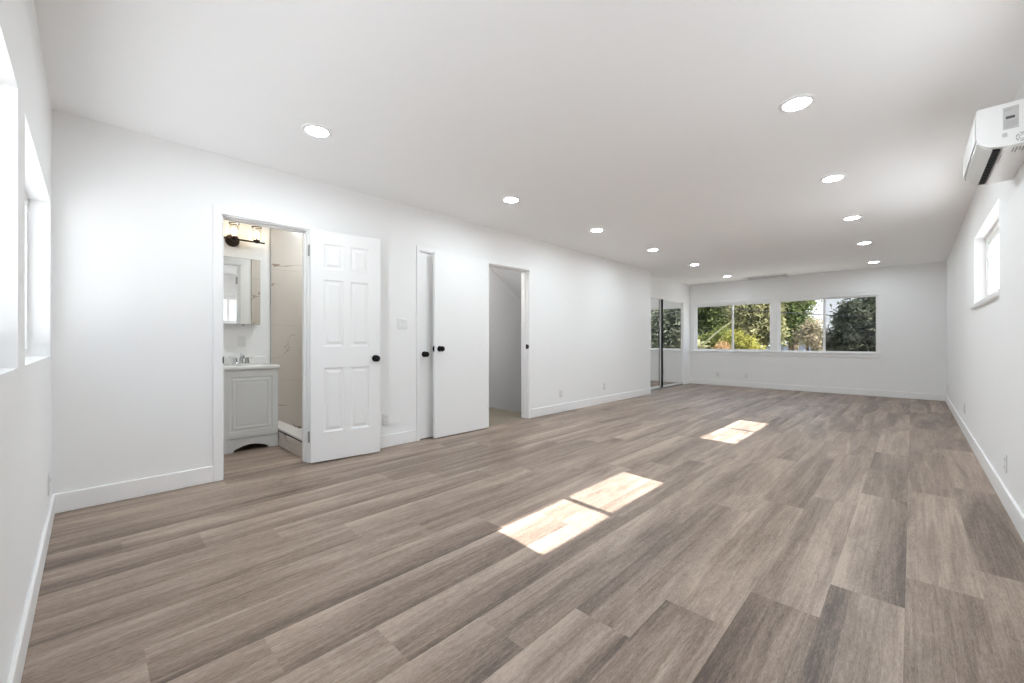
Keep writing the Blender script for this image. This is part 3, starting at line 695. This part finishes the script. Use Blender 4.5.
def tree(name, base_, blobs, n, size, m, label, cat, seed, group=None, lean=(0, 0)):
    r = tag(empty(name, base_), label, cat, group)
    loc = [((c[0] - base_[0], c[1] - base_[1], c[2] - base_[2]), q) for c, q in blobs]
    foliage('foliage', loc, n, size, m, r, seed)
    R_ = random.Random(seed); b = MB(); top = Vector(loc[0][0])
    b.tube([(0, 0, 0), tuple(top * .4 + Vector((.1, .05, 0))), tuple(top * .8), tuple(top)], [.16, .13, .09, .05], 8)
    for c, q in loc[1:]: b.tube([tuple(top * .45), tuple((top * .45 + Vector(c)) * .5 + Vector((0, 0, .1))), c], [.08, .055, .03], 7)
    b.build('trunk', 'bark', r, True); return r
lf_olive = leafmat('leaf_olive', (.09, .10, .045), (.30, .285, .15), 2.2, (.50, .46, .32))  # lightest tone puts sunlit highlights into the leaf colour
lf_green = leafmat('leaf_green', (.035, .05, .020), (.14, .165, .065), 2.2, (.32, .33, .18))
lf_mid = leafmat('leaf_mid', (.05, .075, .032), (.19, .22, .09), 2.2, (.42, .41, .24))
lf_dark = leafmat('leaf_dark', (.075, .088, .062), (.25, .265, .20), 2.6, (.58, .59, .52))  # sun highlights set into the colour as its lightest tone
lf_yel = leafmat('leaf_yellow', (.13, .14, .035), (.36, .33, .085), 3.0, (.48, .42, .18))
lf_lime = leafmat('leaf_lime', (.07, .09, .025), (.25, .26, .085), 3.0)
lf_pale = leafmat('leaf_pale', (.16, .14, .08), (.40, .34, .24), 3.0, (.58, .48, .38))
lf_orange = leafmat('leaf_orange', (.20, .12, .05), (.44, .30, .17), 4.0)
lf_palm = leafmat('leaf_palm', (.26, .26, .14), (.50, .48, .30), 3.0)
def blob(px, py, Y, rx, rz):
    c = at(px, py, Y); t = Y / (math.cos(YAW) + (px - 512) / 411.0 * math.sin(YAW)) / 411.0
    return (tuple(c), (rx * t, max(.35, min(1.1, .5 * (rx + rz) * t)), rz * t))
def blobs(Y, *q): return [blob(a_, b_, Y, c_, d_) for a_, b_, c_, d_ in q]
GT = 'trees beyond the end wall windows'
def gb(px, Y):
    p = at(px, 340, Y); return (p.x, p.y, GZ)
tree('dark_tree', gb(706, 23), blobs(23, (708, 318, 24, 24), (694, 330, 20, 26), (688, 312, 26, 24), (724, 302, 20, 18), (724, 330, 16, 18)), 15000, .10, lf_green, 'dark green tree behind the palm, seen through the first pane from the closet', 'tree', 11, GT)
tree('olive_tree', gb(752, 18.6), blobs(18.6, (752, 318, 20, 24), (740, 306, 12, 16), (766, 304, 14, 14), (770, 330, 11, 16), (746, 334, 12, 12)), 16000, .085, lf_olive, 'sunlit olive green tree filling the pane next to the window post', 'tree', 12, GT)
tree('leafy_tree', gb(794, 21), blobs(21, (794, 306, 16, 18), (785, 322, 13, 20), (800, 326, 12, 13), (786, 294, 18, 14), (802, 299, 11, 9)), 12000, .085, lf_mid, 'fresh green leafy tree beside a patch of sky past the window post', 'tree', 13, GT)
tree('screened_tree', gb(858, 13), blobs(13, (858, 326, 20, 18), (843, 336, 13, 11), (872, 316, 15, 24), (856, 307, 12, 9), (882, 332, 14, 22), (858, 345, 26, 10), (833, 346, 7, 6), (845, 320, 8, 8)), 15000, .05, lf_dark, 'dark green tree behind the insect screened pane', 'tree', 14, GT)
tree('dark_tree', gb(925, 20), blobs(20, (925, 318, 46, 46), (908, 324, 34, 40), (950, 320, 50, 50)), 12000, .11, lf_dark, 'dark tree past the screened pane, seen in the closet mirror', 'tree', 15, GT)
GS = 'shrubs beyond the end wall windows'
tree('yellow_shrub', gb(743, 13.4), blobs(13.4, (742, 345, 11, 9), (735, 341, 7, 9), (753, 349, 8, 6)), 3500, .045, lf_yel, 'bright yellow green shrub low in the pane next to the first', 'shrub', 16, GS)
tree('orange_shrub', gb(723, 12.3), blobs(12.3, (725, 348, 5, 4), (719, 351, 5, 3)), 900, .035, lf_orange, 'small orange flowered shrub low in the first pane', 'shrub', 17, GS)
tree('green_shrub', gb(712, 14.8), blobs(14.8, (709, 345, 12, 9), (721, 338, 8, 11), (699, 349, 8, 6)), 4000, .05, lf_lime, 'lime green shrub under the palm frond in the first pane', 'shrub', 18, GS)
tree('pale_shrub', gb(813, 15.5), blobs(15.5, (814, 332, 9, 11), (806, 337, 9, 8), (819, 341, 6, 8)), 3500, .05, lf_pale, 'pale cream and pink shrub beside the screened pane', 'shrub', 19, GS)

# palm with arching fronds
pb = at(694, 351, 13.7)
palm = tag(empty('palm_tree', (pb.x, pb.y, GZ)), 'young palm with arching pale fronds in the first pane', 'palm')
cz = pb.z - GZ - .15
b = MB(); b.tube([(0, 0, 0), (.05, 0, cz * .5), (0, 0, cz)], [.17, .13, .11], 10); b.build('trunk', 'bark', palm, True)
for k in range(9):
    a = [.15, 1.1, 2.4, 3.3, 4.1, 4.9, 5.5, 1.7, 2.9][k]; rise = [.92, 1.15, .9, .8, .7, .8, .9, 1.2, .5][k]; L = [1.22, .75, .8, .8, .8, .8, .7, .8, .8][k]
    b = MB(); pts = []
    for i in range(11):
        s = i / 10; arch = (1.45 * s - .45 * s * s) if k == 0 else (s * 1.25 - .75 * s * s); pts.append(Vector((math.cos(a) * L * s, math.sin(a) * L * s * .4, cz + rise * L * arch)))
    b.tube(pts, [.020 * (1 - .8 * i / 10) for i in range(11)], 6)
    side = Vector((-math.sin(a), math.cos(a), 0))
    for i in range(2, 44):
        s = i / 44; i0 = min(int(s * 10), 9); p = pts[i0].lerp(pts[i0 + 1], s * 10 - i0); tg = (pts[i0 + 1] - pts[i0]).normalized()
        for q in (-1, 1):
            ll = .26 * math.sin(PI * min(.98, s * .85 + .12)); tip = p + side * q * ll * .75 + tg * ll * .55 + Vector((0, 0, -.18 * ll))
            w_ = tg * .016; b.face([p - w_, p + w_, p.lerp(tip, .6) + w_ * .9, tip, p.lerp(tip, .6) - w_ * .9])
    b.build('frond', lf_palm, palm)

# neighbour's low roof seen below the trees
hp = at(806, 346, 30)
hs = tag(empty('neighbour_house', (hp.x, hp.y, GZ)), 'grey roofed house low between the trees', 'house')
zt = hp.z - GZ
b = MB(); b.box(-2.6, 2.6, 0, 5, 0, zt - .25); b.build('house_wall', 'stucco', hs)
b = MB(); b.prism([(-3.0, zt - .35), (3.0, zt - .35), (1.0, zt + .28), (-.5, zt + .28)], 'y', -.4, 5.4); b.build('roof', 'roofing', hs)
# utility line
p0, p1 = at(668, 303, 11.4), at(960, 320, 11.6)
cb_ = []
for i in range(25):
    s = i / 24; p = p0.lerp(p1, s); cb_.append((p.x, p.y, p.z - .30 * 4 * s * (1 - s) * .25))
b = MB(); b.tube(cb_, .010, 6); o = b.build('utility_line', 'cable'); tag(o, 'thin black utility line crossing in front of the trees', 'cable')

for p, lb in ((p0, 'wooden utility pole holding the line on the closet side'), (p1, 'wooden utility pole holding the line on the far side of the screened pane')):
    u_ = tag(empty('utility_pole', (p.x, p.y, GZ)), lb, 'utility pole', 'utility poles'); hz = p.z - GZ
    b = MB(); b.tube([(0, .12, 0), (0, .12, hz + .5)], [.11, .085], 12); b.build('pole', 'bark', u_, True)
    b = MB(); b.box(-.5, .5, .02, .10, hz - .13, hz - .03, .006); b.build('cross_arm', 'bark', u_)
    b = MB(); b.lathe([(0, -.04), (.03, -.04), (.035, -.02), (.02, -.012), (0, -.012)], (0, .03, hz), (0, 0, 1), 14); b.build('insulator', 'plastic', u_, True)
